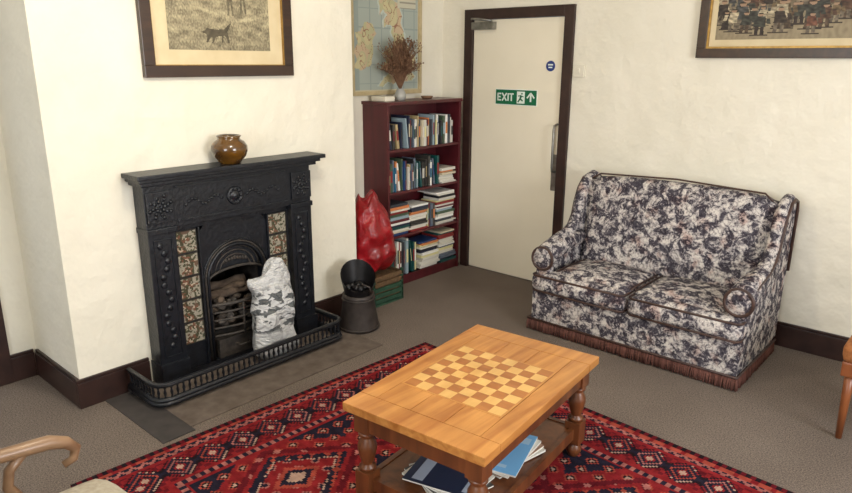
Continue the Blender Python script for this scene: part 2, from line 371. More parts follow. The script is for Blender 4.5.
def tilecol(u,v,seed):
    n=noise.noise(Vector((u*5+seed*3,v*5,seed))); n2=noise.noise(Vector((u*9,v*9+seed*2,seed+4))); n3=noise.noise(Vector((u*20,v*20,seed)))
    g=154+26*n3; c=(g,g*.96,g*.86)
    V=v+seed%5
    s=.5+.22*math.sin(V*2.3)
    if abs(u-s)<.06: c=(74,70,54)
    for q in (.2,.7):
        cx=s+.2*(1 if int(V*2+q)%2 else -1); r=math.hypot(u-cx,v-q); a=math.atan2(v-q,u-cx)
        if r<.21+.05*math.cos(5*a+seed): c=(118,82,66)
        if r<.11: c=(182,166,146)
        if r<.04: c=(70,54,38)
    if n2>.12: c=(76,76,58)
    if n>.36: c=(104,84,70)
    if min(u,v,1-u,1-v)<.03: c=(64,60,54)
    return rgb(*c)
for ti,y0 in enumerate((T0+.004,T1-.14)):
    for k in range(5):
        zz=.17+k*.129
        b.box((xi,y0,zz),(xi+.007,y0+.136,zz+.126),IRON,0)
        b.grid((xi+.0075,y0+.001,zz+.001),(0,.134,0),(0,0,.124),26,24,TILEP,lambda u,v,s_=ti*5+k:tilecol(u,v,s_))
for yy in (T0+.142,T1-.15): b.box((xi,yy-.001,.03),(-3.195,yy+.008,.82),IRON,.003)
for yy in (T0+.001,T1-.001): b.box((xi,yy-.003,.03),(-3.205,yy+.003,.82),IRON,.003)
def arc(r,n,z0=.50,c=C): return [(c-r*math.cos(math.pi*k/n),z0+r*math.sin(math.pi*k/n)) for k in range(n+1)]
n=24; ri=.18; A=arc(ri,n)
outer=[]; HW=.216
for k in range(n+1):
    a=math.pi*k/n; cx,cz=-math.cos(a),math.sin(a)
    t=min(HW/max(abs(cx),1e-6),.32/max(cz,1e-6)); outer.append((C+cx*t,.5+cz*t))
for k in range(n):
    b.prism([A[k],A[k+1],outer[k+1],outer[k]],'x',XB+.001,-3.212,IRON)
b.box((XB+.001,C-HW,.03),(-3.212,C-ri,.5),IRON); b.box((XB+.001,C+ri,.03),(-3.212,C+HW,.5),IRON)
for r,rr in ((.181,.009),(.197,.006),(.21,.005)):
    pts=[(-3.21,C-r,.03)]+[(-3.21,p[0],p[1]) for p in arc(r,n)]+[(-3.21,C+r,.03)]
    b.tube(pts,rr,IRON2 if rr==.006 else IRON)
hood=arc(.178,n)
lo=[(C+.178*math.cos(math.pi*k/12),.50+.05*math.sin(math.pi*k/12)) for k in range(13)]
b.prism([(p[0],p[1]) for p in hood]+lo,'x',-3.25,-3.225,IRON)
for r in (.155,.127,.10):
    b.tube([(-3.222,C-r*math.cos(math.pi*k/16),.53+r*.9*math.sin(math.pi*k/16)) for k in range(17)],.004,IRON2,6)
for k in range(9): b.ball((-3.222,C+(k-4)*.018,.60-.004*abs(k-4)),(.005,.010,.012),IRON2,8)
b.tube([(-3.215,p[0],p[1]) for p in lo],.008,IRON2)
b.box((-3.25,C-.15,.03),(-3.2,C+.15,.14),IRON2,.006); b.tube([(-3.2,C-.04,.09),(-3.17,C-.03,.09),(-3.17,C+.03,.09),(-3.2,C+.04,.09)],.006,IRON2)
for k in range(5):
    z=.17+k*.046
    pts=[(-3.215+.045*math.sin(math.pi*t/10),C-.172+.344*t/10,z) for t in range(11)]
    b.tube(pts,.007 if k<4 else .011,IRON2,8)
for t in (0,5,10):
    p=(-3.215+.047*math.sin(math.pi*t/10),C-.172+.344*t/10); b.tube([(p[0],p[1],.15),(p[0],p[1],.355)],.007,IRON2)
b.done('fireplace')
b=B()
for k in range(110):
    b.ball((random.uniform(-3.5,-3.22),random.uniform(OL+.05,OR-.05),random.uniform(.20,.37)),(random.uniform(.018,.036),random.uniform(.018,.036),random.uniform(.015,.03)),random.choice([SOOT,ASH,IRON2,LOG]),6)
for a_,c_,r_ in (((-3.30,OL+.04,.37),(-3.26,OR-.05,.40),.026),((-3.36,OL+.05,.41),(-3.30,OR-.08,.44),.024),((-3.38,OL+.1,.36),(-3.235,OR-.12,.43),.020)):
    A_=Vector(a_);C_=Vector(c_); b.tube([A_.lerp(C_,t/5)+noise.noise_vector(A_*9+Vector((t,0,0)))*.010 for t in range(6)],[r_*(1+.2*math.sin(t*2)) for t in range(6)],LOG,10)
b.done('coal_and_logs')
b=B()
b.box((XB+.001,1.38,.0),(-2.70,2.66,.0055),HEARTH,.002); b.box((XB+.022,1.22,0),(-2.66,1.38,.005),HEARTHD)
b.done('hearth')
b=B()
FY0,FY1=1.35,2.55
def fpath(off,z):
    xf=-2.935+off; y0=FY0-off; y1=FY1+off; r=.07; P=[(-3.235,y0,z)]
    for k in range(7):
        a=math.pi/2*k/6; P.append((xf-r+r*math.sin(a),y0+r-r*math.cos(a),z))
    for k in range(7):
        a=math.pi/2*k/6; P.append((xf-r+r*math.cos(a),y1-r+r*math.sin(a),z))
    P.append((-3.235,y1,z)); return P
b.tube(fpath(0,.048),.017,IRON,8); b.tube(fpath(.006,.031),.014,IRON,8); b.tube(fpath(.0,.128),.011,IRON,8); b.tube(fpath(.004,.14),.013,IRON,8,flat=.5)
P=[Vector(p) for p in fpath(0,0)]; D=[0]
for i in range(1,len(P)): D.append(D[-1]+(P[i]-P[i-1]).length)
nb=54
for k in range(nb):
    d=D[-1]*(k+.5)/nb
    for i in range(1,len(P)):
        if D[i]>=d: q=P[i-1].lerp(P[i],(d-D[i-1])/(D[i]-D[i-1])); break
    b.lathe([(.004,.05),(.009,.06),(.004,.07),(.0085,.09),(.004,.108),(.007,.116),(.004,.124)],(q.x,q.y,0),IRON,8)
for p in ((-2.95,FY0+.09),(-2.95,FY1-.08),(-3.21,FY0),(-3.21,FY1)): b.ball((p[0],p[1],.0235),(.026,.026,.017),IRON,12)
b.done('fireplace_fender')
b=B(); b.lathe([(.001,0),(.052,0),(.058,.008),(.085,.04),(.096,.07),(.094,.095),(.078,.118),(.06,.128),(.058,.136),(.066,.148),(.06,.15),(.05,.14),(.05,.125),(.001,.12)],(-3.17,1.99,1.142),POTG,32); b.done('glazed_pot')
b=B()
def sackfn(p,q):
    t=(q.z+1)/2
    p.x*=1-.6*max(0,t-.5)/.5
    p.x-=.03*t
    p.z+=(.035*math.sin(q.y*3.2+.5)+.02*q.y)*t*t
    p.y*=1-.10*t+.16*max(0,t-.8)/.2
    return p
b.pillow((-3.13,2.0,.012),(-2.975,2.26,.52),BAG,.05,(.015,.0,0),20,disp=.03,fn=sackfn,df=11)
b.done('coal_sack',zmin=.0062)
# scuttle
b=B(); c=(-3.02,2.76)
b.lathe([(.125,.0),(.13,.01),(.128,.03),(.10,.2),(.102,.21),(.104,.235),(.09,.235)],(c[0],c[1],0.001),SCUT,28)
for z,r in ((.02,.131),(.205,.103)): b.tube([(c[0]+r*math.cos(a*math.pi/12),c[1]+r*math.sin(a*math.pi/12),z) for a in range(24)],.006,SCUT,6,closed=True)
seg=24
rings=[]
for t in range(7):
    ring=[]
    for i in range(seg):
        a=2*math.pi*i/seg; r=.088+.004*t
        hgt=math.cos(a)*-.75+math.sin(a)*.5
        zz=.235+(t/6)*(.12+.085*hgt); ring.append(b.v((c[0]+r*math.cos(a),c[1]+r*math.sin(a),zz)))
    rings.append(ring)
for t in range(6):
    for i in range(seg): b.face([rings[t][i],rings[t][(i+1)%seg],rings[t+1][(i+1)%seg],rings[t+1][i]],SCUTD,True)
b.lathe([(.001,.30),(.08,.29),(.086,.27)],(c[0],c[1],-.03),SCUTD,20)
for k in range(8): b.ball((c[0]+random.uniform(-.05,.05),c[1]+random.uniform(-.05,.05),.275),.026,SCUTD,7)
b.tube([(c[0]+.095,c[1],.25),(c[0]+.125,c[1]-.01,.27),(c[0]+.125,c[1]-.02,.31),(c[0]+.08,c[1]-.04,.32)],.006,SCUT)
b.done('coal_scuttle')
# crate + red sack
b=B(); x0,x1,y0,y1=-3.47,-3.19,3.06,3.36
b.box((x0,y0,0),(x1,y1,.015),GREENC)
for k in range(5):
    z=.02+k*.042
    for a_,c_ in (((x0,y0,z),(x1,y0+.012,z+.03)),((x0,y1-.012,z),(x1,y1,z+.03)),((x0,y0,z),(x0+.012,y1,z+.03)),((x1-.012,y0,z),(x1,y1,z+.03))): b.box(a_,c_,GREENC if k<3 else WICK,.004)
for px,py in ((x0,y0),(x1-.02,y0),(x0,y1-.02),(x1-.02,y1-.02)): b.box((px,py,0),(px+.02,py+.02,.235),GREENC,.003)
b.box((x0+.02,y0+.02,.015),(x1-.02,y1-.02,.20),WICK)
b.done('storage_crate')
b=B()
def rs(p,q):
    t=(q.z+1)/2; k=1-.5*max(0,t-.55)/.45
    p.x*=k; p.y*=k; p.y-=.03*t; p.z+=.03*math.sin(q.x*2+q.y*3)*t*t; return p
b.pillow((-3.46,3.05,.236),(-3.21,3.34,.78),REDP,.08,(.02,.01,0),24,disp=.035,fn=rs,df=12); b.done('red_sack')
# ------------------------------------------------------------ bookcase
b=B(); y0,y1,xf,xb,ht=3.415,4.25,-3.395,XA+.003,1.395
b.box((xb,y0,0),(xf,y0+.022,ht-.02),MAROON,.002); b.box((xb,y1-.022,0),(xf,y1,ht-.02),MAROON,.002)
b.box((xb,y0-.012,ht-.024),(xf+.012,y1+.005,ht),MAROON,.003); b.box((xb,y0+.02,0),(xb+.008,y1-.02,ht-.02),MAROON)
b.box((xb,y0+.02,0),(xf-.01,y1-.02,.075),MAROON)
SH=[.075,.40,.735,1.05]
for z in SH: b.box((xb+.005,y0+.02,z-.018),(xf-.004,y1-.02,z),MAROON,.002)
b.done('bookcase')
cols=[(228,224,214),(206,202,192),(38,44,66),(60,66,74),(138,44,44),(24,76,76),(206,196,170),(96,106,122),(60,58,56),(180,160,120),(44,102,130),(210,130,80),(240,238,232),(100,40,46),(72,90,72),(222,214,160),(40,40,44),(150,170,180),(30,60,110)]
def rc(): 
    c=random.choice(cols); return rgb(*c)
b=B()
def upright(z,ya,yb,hmin,hmax,lean=True):
    y=ya
    while y<yb:
        t=random.uniform(.010,.028); h=random.uniform(hmin,hmax); d=random.uniform(.13,.19)
        if y+t>yb: break
        L=None
        ln=random.random()<.12 and lean and y+t+.035<yb
        if ln: L=Matrix.Translation((0,.03,0))@Matrix.Translation((0,y,z))@Matrix.Rotation(.12,4,'X')@Matrix.Translation((0,-y,-z))
        xf_=-3.405-random.uniform(0,.03); c=rc()
        b.box((xf_-d,y,z+.001),(xf_,y+t-.001,z+h),GLOSS,.0015,c,L)
        b.box((xf_+.0003,y+.002,z+h*.35),(xf_+.0008,y+t-.003,z+h*.75),GLOSS,0,rc(),L)
        y+=t+(.035 if ln else 0)
def stack(z,yc,w,n,hmax):
    zz=z+.001
    for k in range(n):
        t=random.uniform(.010,.024); ww=w*random.uniform(.85,1.05); o=random.uniform(-.014,.014); d=random.uniform(.15,.2); xf_=-3.40-random.uniform(0,.02)
        if zz+t>z+hmax: break
        c=rc() if random.random()<.65 else rgb(220,216,204)
        b.box((xf_-d,yc-ww/2+o,zz),(xf_,yc+ww/2+o,zz+t-.001),GLOSS,.0015,c); zz+=t
yi,ye=y0+.03,y1-.03
upright(SH[3],yi,ye-.02,.17,.24); upright(SH[2],yi,yi+.58,.17,.24); 
stack(SH[2],yi+.67,.17,7,.13)
stack(SH[1],yi+.11,.21,18,.25); stack(SH[1],yi+.33,.2,18,.22); upright(SH[1],yi+.44,yi+.53,.15,.2,False); stack(SH[1],yi+.65,.22,18,.28)
upright(SH[0],yi,yi+.33,.22,.28); stack(SH[0],yi+.455,.22,14,.22); stack(SH[0],yi+.67,.2,16,.26)
b.done('books')
b=B(); vc=(-3.50,3.66,ht+.001)
b.lathe([(.001,0),(.035,0),(.042,.02),(.044,.04),(.034,.065),(.026,.075),(.03,.085),(.026,.085),(.022,.075),(.001,.07)],vc,VASE,20)
for k in range(230):
    a=random.uniform(0,2*math.pi); sp=random.uniform(.02,.25); hh=random.uniform(.16,.39)*(1-.5*sp)
    kx=.5
    if math.cos(a)*sp*kx<-.10: continue
    p0=Vector(vc)+Vector((0,0,.07)); top=p0+Vector((math.cos(a)*sp*kx,math.sin(a)*sp*.9,hh)); mid=p0.lerp(top,.5)+Vector((0,0,.03))-Vector((math.cos(a)*sp*.1,math.sin(a)*sp*.15,0))
    pts=[p0,p0.lerp(mid,.6),mid,mid.lerp(top,.6)+Vector((0,0,.008)),top]
    b.tube(pts,[.0026,.0024,.002,.0018,.0012],TWIG,5)
    for j in range(5):
        q=mid.lerp(top,random.uniform(.0,1)); e=q+Vector((random.uniform(-.01,.03),random.uniform(-.035,.035),random.uniform(.0,.035)))
        b.tube([q,e],[.0015,.001],TWIG,4); b.ball(e,(.0045,.0045,.007),TWIG,5)
b.done('dried_flower_arrangement')
b=B(); b.box((-3.60,3.46,ht+.001),(-3.46,3.56,ht+.035),WHITEPL,.004); b.done('small_box')
b=B(); b.lathe([(.001,0),(.035,0),(.045,.012),(.047,.02),(.04,.018),(.001,.01)],(-3.52,3.98,ht+.001),TWIG,18); b.done('small_dish')
# ------------------------------------------------------------ pictures
def fbm(x,y,s): return noise.noise(Vector((x*s,y*s,3.1)))
def frame(b,org,ua,w,h,fw,mat,dep,nrm):
    o=Vector(org);u=Vector(ua);nn=Vector(nrm);z=Vector((0,0,1))
    def bx(a0,a1,b0,b1,d0,d1,m,bev=.003):
        pa=o+u*a0+z*b0+nn*d0; pb=o+u*a1+z*b1+nn*d1
        b.box([min(pa[i],pb[i]) for i in range(3)],[max(pa[i],pb[i]) for i in range(3)],m,bev)
    bx(0,w,0,fw,0,dep,mat);bx(0,w,h-fw,h,0,dep,mat);bx(0,fw,fw,h-fw,0,dep,mat);bx(w-fw,w,fw,h-fw,0,dep,mat)
    return bx
def inpoly(x,y,P):
    c=False; n=len(P); j=n-1
    for i in range(n):
        xi_,yi_=P[i];xj,yj=P[j]
        if (yi_>y)!=(yj>y) and x<(xj-xi_)*(y-yi_)/(yj-yi_)+xi_: c=not c
        j=i
    return c
DOG=[(.36,.14),(.35,.18),(.315,.19),(.31,.205),(.34,.22),(.36,.25),(.385,.235),(.46,.23),(.53,.24),(.59,.31),(.60,.30),(.56,.21),(.575,.08),(.56,.075),(.54,.15),(.52,.165),(.51,.09),(.495,.085),(.50,.16),(.44,.15),(.415,.08),(.40,.08),(.41,.145),(.39,.14),(.36,.085),(.345,.09)]
MAN1=[(.70,.42),(.705,.60),(.69,.66),(.695,.80),(.71,.86),(.705,.93),(.735,.97),(.75,.92),(.74,.86),(.765,.80),(.77,.68),(.755,.60),(.765,.42),(.745,.42),(.735,.57),(.725,.57),(.72,.42)]
def eng1(u,v):
    base=Vector((192,180,146))
    hor=.70+.05*fbm(u,0,3)+.015*fbm(u,0,16)
    if v>hor: t=.10+.16*abs(fbm(u,v*2,5))+.06*fbm(u*2,v*2,20)
    else:
        dpt=(hor-v)/hor
        n1=fbm(u*1.6,v*2.6,6); n2=fbm(u*5,v*3,12); n3=fbm(u*10,v*2.2,22)
        t=.30+.30*n1+.26*n2+.24*n3+.10*dpt
        if .0<hor-v<.06: t+=.18
        if abs(v-.40-.06*math.sin(u*7))<.02: t-=.12
    if inpoly(u,v,DOG): t=.80+.18*fbm(u,v,26)
    if inpoly(u,v,MAN1): t=.66+.2*fbm(u,v,40)
    if inpoly(u+.13,v*1.06+.0,MAN1) : t=.62+.25*fbm(u,v,40)
    if abs(v-.62-(u-.62)*.5)<.008 and .62<u<.74: t=.66
    t=max(0.03,min(.88,t)); c=base*(1-t)+Vector((58,52,42))*t; return rgb(*c)
b=B(); w,h=.895,.70
bx=frame(b,(XB+.002,1.604,1.592),(0,1,0),w,h,.058,FRAMEW,.028,(1,0,0))
bx(.055,w-.055,.055,.062,0,.022,GILT,.001);bx(.055,w-.055,h-.062,h-.055,0,.022,GILT,.001);bx(.055,.062,.062,h-.062,0,.022,GILT,.001);bx(w-.062,w-.055,.062,h-.062,0,.022,GILT,.001)
bx(.05,w-.05,.05,h-.05,0,.008,MAT_,0)
b.grid((XB+.0115,1.604+.145,1.592+.135),(0,w-.29,0),(0,0,h-.25),220,140,PAINT,eng1)
b.done('framed_hunting_print')
GB=[(.50,.95),(.60,.93),(.56,.86),(.66,.84),(.60,.76),(.56,.72),(.66,.70),(.72,.60),(.70,.55),(.76,.47),(.76,.42),(.82,.36),(.84,.29),(.92,.30),(.95,.25),(.90,.18),(.86,.15),(.93,.13),(.88,.09),(.76,.08),(.66,.09),(.58,.06),(.50,.08),(.42,.04),(.36,.05),(.46,.12),(.52,.15),(.56,.18),(.46,.17),(.40,.19),(.48,.24),(.50,.29),(.42,.30),(.50,.34),(.58,.36),(.60,.42),(.55,.47),(.58,.52),(.50,.53),(.46,.50),(.45,.56),(.50,.60),(.44,.64),(.40,.60),(.38,.70),(.42,.78),(.40,.86),(.46,.90)]
IRE=[(.02,.20),(.12,.17),(.26,.22),(.30,.32),(.28,.40),(.34,.46),(.28,.53),(.18,.54),(.12,.47),(.04,.46),(.08,.38),(.02,.32),(.06,.26)]
def mapf(u,v):
    uu=u+.012*fbm(u,v,22); vv=v+.012*fbm(v,u,22)
    if u<.025 or u>.975 or v<.02 or v>.98: return rgb(196,186,156)
    if .66<u<.94 and .66<v<.92: return rgb(196,192,172) if (int(v*60)%3 or u<.69) else rgb(150,146,132)
    if inpoly(uu,vv,GB) or inpoly(uu,vv,IRE):
        k=fbm(u,v,11)
        if abs(fbm(u+5,v,13))<.035: return rgb(150,110,90)
        return rgb(196,186,146) if k>.1 else (rgb(182,178,140) if k>-.15 else rgb(194,172,142))
    if inpoly(uu+.02,vv,GB) or inpoly(uu-.02,vv,GB): return rgb(184,194,186)
    return rgb(164,172,164) if (int(u*12)%12 and abs((u*6)%1-.5)>.03 and abs((v*7)%1-.5)>.03) else rgb(148,158,152)
b=B(); w,h=.74,.95
frame(b,(XA+.002,3.30,1.432),(0,1,0),w,h,.03,MAPFR,.02,(1,0,0))
b.grid((XA+.01,3.32,1.452),(0,w-.04,0),(0,0,h-.04),120,150,PAINT,mapf)
b.done('framed_wall_map')
rr=random.Random(3)
FIG=[]
for k in range(60):
    y0_=rr.uniform(.03,.32); FIG.append((rr.uniform(.02,.98),y0_,rr.uniform(.17,.26)*(1.15-y0_),rr.uniform(-.25,.25),rr.choice([(60,52,46),(84,64,52),(130,118,98),(72,72,70),(168,156,130),(104,88,66),(62,62,56),(104,70,56)]),rr.choice([(54,46,42),(104,94,80),(80,66,54)])))
FIG.sort(key=lambda f:-f[1])
def eng2(u,v):
    base=Vector((160,146,118))
    t=.15+.2*abs(fbm(u,v,6))+.15*fbm(u*2,v,24)
    if v<.30: t=.14+.16*fbm(u*3,v,20)
    elif v<.62: t=.42+.3*fbm(u,v,10)
    else: t=.34+.5*fbm(u,v,4)+.2*fbm(u,v,20)
    c=base*(1-t)+Vector((52,44,36))*t
    for fx,fy,fh,ln,bc,lc in FIG:
        h_=(v-fy)/fh
        if -.02<h_<1.02:
            s=(u-fx-ln*fh*.12*(h_))/fh*1.6
            if abs(s)>.6: continue
            if h_>.84:
                if (s/.11)**2+((h_-.92)/.08)**2<1: c=Vector((156,128,104)) if h_<.95 else Vector((50,42,36))
            elif h_>.38:
                wd=.23-.16*(h_-.38) if ln>0 else .17
                if abs(s+.03*math.sin(h_*9+fx*40))<wd or (abs(s-(.34-.25*(h_-.5))*math.copysign(1,ln))<.07 and .5<h_<.74): c=Vector(bc)*(1+.5*fbm(u,v,45))
            elif abs(abs(s)-.10-.05*(.38-h_))<.07 or (ln<-.1 and abs(s)<.28-.2*h_): c=Vector(lc)*(1+.4*fbm(u,v,50))
            if h_<.03 and abs(s)<.35: c=Vector((60,52,44))
    return rgb(*[max(0,min(255,q)) for q in c])
b=B(); w,h=1.25,.78
bx=frame(b,(-1.595,YD-.002,1.706),(1,0,0),w,h,.055,FRAMEW,.03,(0,-1,0))
bx(.053,w-.053,.053,.066,0,.022,GILT,.001);bx(.053,.066,.066,h-.066,0,.022,GILT,.001);bx(w-.066,w-.053,.066,h-.066,0,.022,GILT,.001);bx(.053,w-.053,h-.066,h-.053,0,.022,GILT,.001)
bx(.05,w-.05,.05,h-.05,0,.008,MAT_,0)
b.grid((-1.595+.10,YD-.0115,1.706+.105),(w-.20,0,0),(0,0,h-.20),340,180,PAINT,eng2)
b.done('framed_crowd_print')
# ------------------------------------------------------------ sofa
b=B(); X0,X1=-2.195,-.895; YF=3.485
b.box((X0+.01,YF+.02,.05),(X1-.01,4.17,.27),TOILE,.015)
b.box((X0+.012,YF+.022,.02),(X1-.012,4.16,.06),PIPE)
def strand(x,y,nx,ny):
    k=random.uniform(.5,1.1); c=(lin(112)*k,lin(76)*k,lin(68)*k,1); dz=random.uniform(.004,.014); o=random.uniform(-.004,.004)
    b.tube([(x,y,.078),(x+nx*.006+ny*o,y+ny*.006+nx*o,.045),(x+nx*random.uniform(.004,.012)+ny*o,y+ny*random.uniform(.004,.012)+nx*o,dz)],[.0038,.0045,.0035],STRAND,5,col=c)
x=X0
while x<X1: strand(x,YF+.006,0,-1); x+=.0065
for xx,nx in ((X0+.004,-1),(X1-.004,1)):
    y=YF
    while y<4.17: strand(xx,y,nx,0); y+=.0075
b.tube([(X0-.001,4.18,.08),(X0-.001,YF,.08),(X1+.001,YF,.08),(X1+.001,4.18,.08)],.007,PIPE)
xm=(X0+X1)/2; aw=.125
for (cx0,cx1,o0,o1) in ((X0+aw-.005,xm-.005,X0+.005,xm-.005),(xm+.005,X1-aw+.005,xm+.005,X1-.005)):
    b.pillow((cx0,YF+.06,.265),(cx1,4.02,.40),TOILE,.045,(0,0,.03),14)
    b.pillow((o0,YF-.01,.265),(o1,YF+.15,.385),TOILE,.045,(0,.01,.012),12)
    for zz in (.374,.276): b.tube([(o0+.010,YF+.13,zz),(o0+.010,YF+.02,zz),(o0+.03,YF-.002,zz),(o1-.03,YF-.002,zz),(o1-.010,YF+.02,zz),(o1-.010,YF+.13,zz)],.007,PIPE)
    for xx in (cx0+.012,cx1-.010): b.tube([(xx,YF+.10,.39),(xx,3.7,.397),(xx,3.98,.393)],.006,PIPE)
TB=Matrix.Translation((0,4.0,.38))@Matrix.Rotation(math.radians(-9),4,'X')@Matrix.Translation((0,-4.0,-.38))
def bk(p,q):
    t=(q.z+1)/2
    p.z+=-.03*abs(q.x)**3*t
    return p
b.pillow((X0+.07,3.97,.33),(X1-.07,4.13,.975),TOILE,.06,(0,.035,.0),18,L=TB,fn=bk)
b.pillow((X0+.05,4.05,.10),(X1-.05,4.2,.93),TOILE,.05,(0,0,0),10)
b.tube([(X0+.09,4.055,.93),(X0+.14,4.075,.965),(xm,4.08,.985),(X1-.14,4.075,.965),(X1-.09,4.055,.93)],.006,PIPE)
def side(xo,sg):
    xi_=xo+sg*.075
    prof=[(4.21,.09),(4.235,.5),(4.245,.86),(4.225,.915),(4.17,.935),(4.10,.92),(4.04,.86),(4.00,.77),(3.975,.68),(3.93,.62),(3.84,.575),(3.70,.55),(3.58,.52),(3.555,.47),(3.555,.09)]
    lo_,hi_=min(xo,xi_),max(xo,xi_)
    b.prism(prof,'x',lo_+.008,hi_-.008,TOILE)
    xc=(lo_+hi_)/2
    b.tube([(xc,p[0]-.0,p[1]) for p in prof[2:14]],[.032]*4+[.036]*4+[.042]*4,TOILE,12)
    b.tube([(xo+sg*.002,p[0],p[1]) for p in prof[1:14]],.010,PIPE,8)
    xr=xo+sg*.055
    pts=[(xr,4.0,.54),(xr,3.85,.53),(xr,3.7,.515),(xr,3.60,.495),(xr,3.545,.475)]
    b.tube(pts,[.05,.060,.068,.072,.072],TOILE,18)
    L=Matrix.Rotation(math.pi/2,4,'X')
    b.lathe([(.072,0),(.072,.012),(.062,.018),(.001,.022)],(xr,3.548,.475),TOILE,20,L)
    b.tube([(xr+.072*math.cos(a),3.535,.475+.072*math.sin(a)) for a in [2*math.pi*k/20 for k in range(20)]],.010,PIPE,8,closed=True)
    b.box((min(xo+sg*.01,xo+sg*.105),3.538,.34),(max(xo+sg*.01,xo+sg*.105),3.60,.47),TOILE,.012)
side(X0,1); side(X1,-1)
b.done('loveseat_sofa')
# ------------------------------------------------------------ coffee table
TM=Matrix.Translation((-1.438,1.957,0))@Matrix.Rotation(math.radians(5.6),4,'Z')
b=B(TM); hw,hl,tz=.305,.471,.47
gap=.0016
b.box((-hw,-hl,tz-.034),(hw,-hl+.10,tz),PINE,.004); b.box((-hw,hl-.10,tz-.034),(hw,hl,tz),PINE,.004)
ws=[-.305,-.225,-.07,.075,.225,.305]
for i in range(5): b.box((ws[i]+(gap if i else 0)/2,-hl+.10+gap,tz-.034),(ws[i+1]-gap/2,hl-.10-gap,tz-.0002*(i%2)),PINE,.002)
b.box((-hw+.035,-hl+.035,tz-.115),(hw-.035,-hl+.06,tz-.034),PINEDK,.002);b.box((-hw+.035,hl-.06,tz-.115),(hw-.035,hl-.035,tz-.034),PINEDK,.002)
b.box((-hw+.035,-hl+.05,tz-.115),(-hw+.06,hl-.05,tz-.034),PINEDK,.002);b.box((hw-.06,-hl+.05,tz-.115),(hw-.035,hl-.05,tz-.034),PINEDK,.002)
LX,LY=hw-.06,hl-.065
for sx in (-1,1):
    for sy in (-1,1):
        x,y=sx*LX,sy*LY; q=.034
        b.box((x-q,y-q,tz-.125),(x+q,y+q,tz-.034),PINEDK,.003)
        b.lathe([(.02,.345),(.034,.34),(.034,.33),(.022,.322),(.024,.315),(.036,.29),(.037,.27),(.03,.235),(.022,.21),(.021,.205),(.033,.196),(.033,.187),(.022,.178)],(x,y,0),PINEDK,20)
        b.box((x-q,y-q,.075),(x+q,y+q,.18),PINEDK,.003)
        b.lathe([(.018,.076),(.022,.07),(.033,.05),(.034,.035),(.022,.012),(.02,.0076)],(x,y,0),PINEDK,20)
b.box((-LX-.01,-LY,.10),(-LX+.012,LY,.15),PINEDK,.002);b.box((LX-.012,-LY,.10),(LX+.01,LY,.15),PINEDK,.002)
b.box((-LX,-LY-.01,.10),(LX,-LY+.012,.15),PINEDK,.002);b.box((-LX,LY-.012,.10),(LX,LY+.01,.15),PINEDK,.002)
b.box((-LX+.01,-LY+.01,.125),(LX-.01,LY-.01,.145),PINEDK,.001)
SQL=wood('board_light',rgb(214,166,94),rgb(228,186,114),'Y',18,.3,.4); SQD=wood('board_dark',rgb(160,98,46),rgb(184,120,62),'X',18,.3,.4); SQB=wood('board_border',rgb(186,128,64),rgb(204,146,78),'Y',18,.3,.4)
c0=.224; sq=.43/8
b.box((-c0,-c0,tz-.001),(c0,c0,tz+.0006),SQB)
for i in range(8):
    for j in range(8):
        xa=-.215+i*sq;ya=-.215+j*sq
        b.box((xa,ya,tz),(xa+sq,ya+sq,tz+.0011),SQL if (i+j)%2 else SQD)
b.done('coffee_table')
b=B(TM)
def mag(x,y,z,w,l,t,r,c,c2=None):
    L=Matrix.Translation((x,y,z))@Matrix.Rotation(math.radians(r),4,'Z')
    b.box((-w/2,-l/2,0),(w/2,l/2,t*.8),GLOSS,0,rgb(222,220,212),L); b.box((-w/2-.001,-l/2-.001,t*.8),(w/2+.001,l/2+.001,t),GLOSS,0,c,L)
    if c2:
        b.box((-w/2+.015,l/2-.075,t),(w/2-.015,l/2-.03,t+.0005),GLOSS,0,c2,L); b.box((-w/2+.02,-l/2+.03,t),(w/2-.05,-l/2+.05,t+.0005),GLOSS,0,c2,L)
zs=.1505
cs=[(200,196,186),(150,120,100),(214,212,204),(120,180,228)]
for k in range(4): mag(.09+.006*k,.03-.01*k,zs+k*.010,.21,.297,.0095,9*k-16,rgb(*cs[k]),rgb(170,205,232) if k==3 else None)
cs=[(188,184,176),(74,70,66),(206,200,188),(34,44,66)]
for k in range(4): mag(.02,-.25,zs+k*.008,.21,.28,.0076,58+14*k,rgb(*cs[k]),rgb(150,160,176))
cs=[(176,168,154),(96,60,52),(214,210,198)]
for k in range(3): mag(-.14,.02,zs+k*.007,.19,.26,.0065,14*k-12,rgb(*cs[k]),rgb(110,104,100))
b.done('magazine_stack')
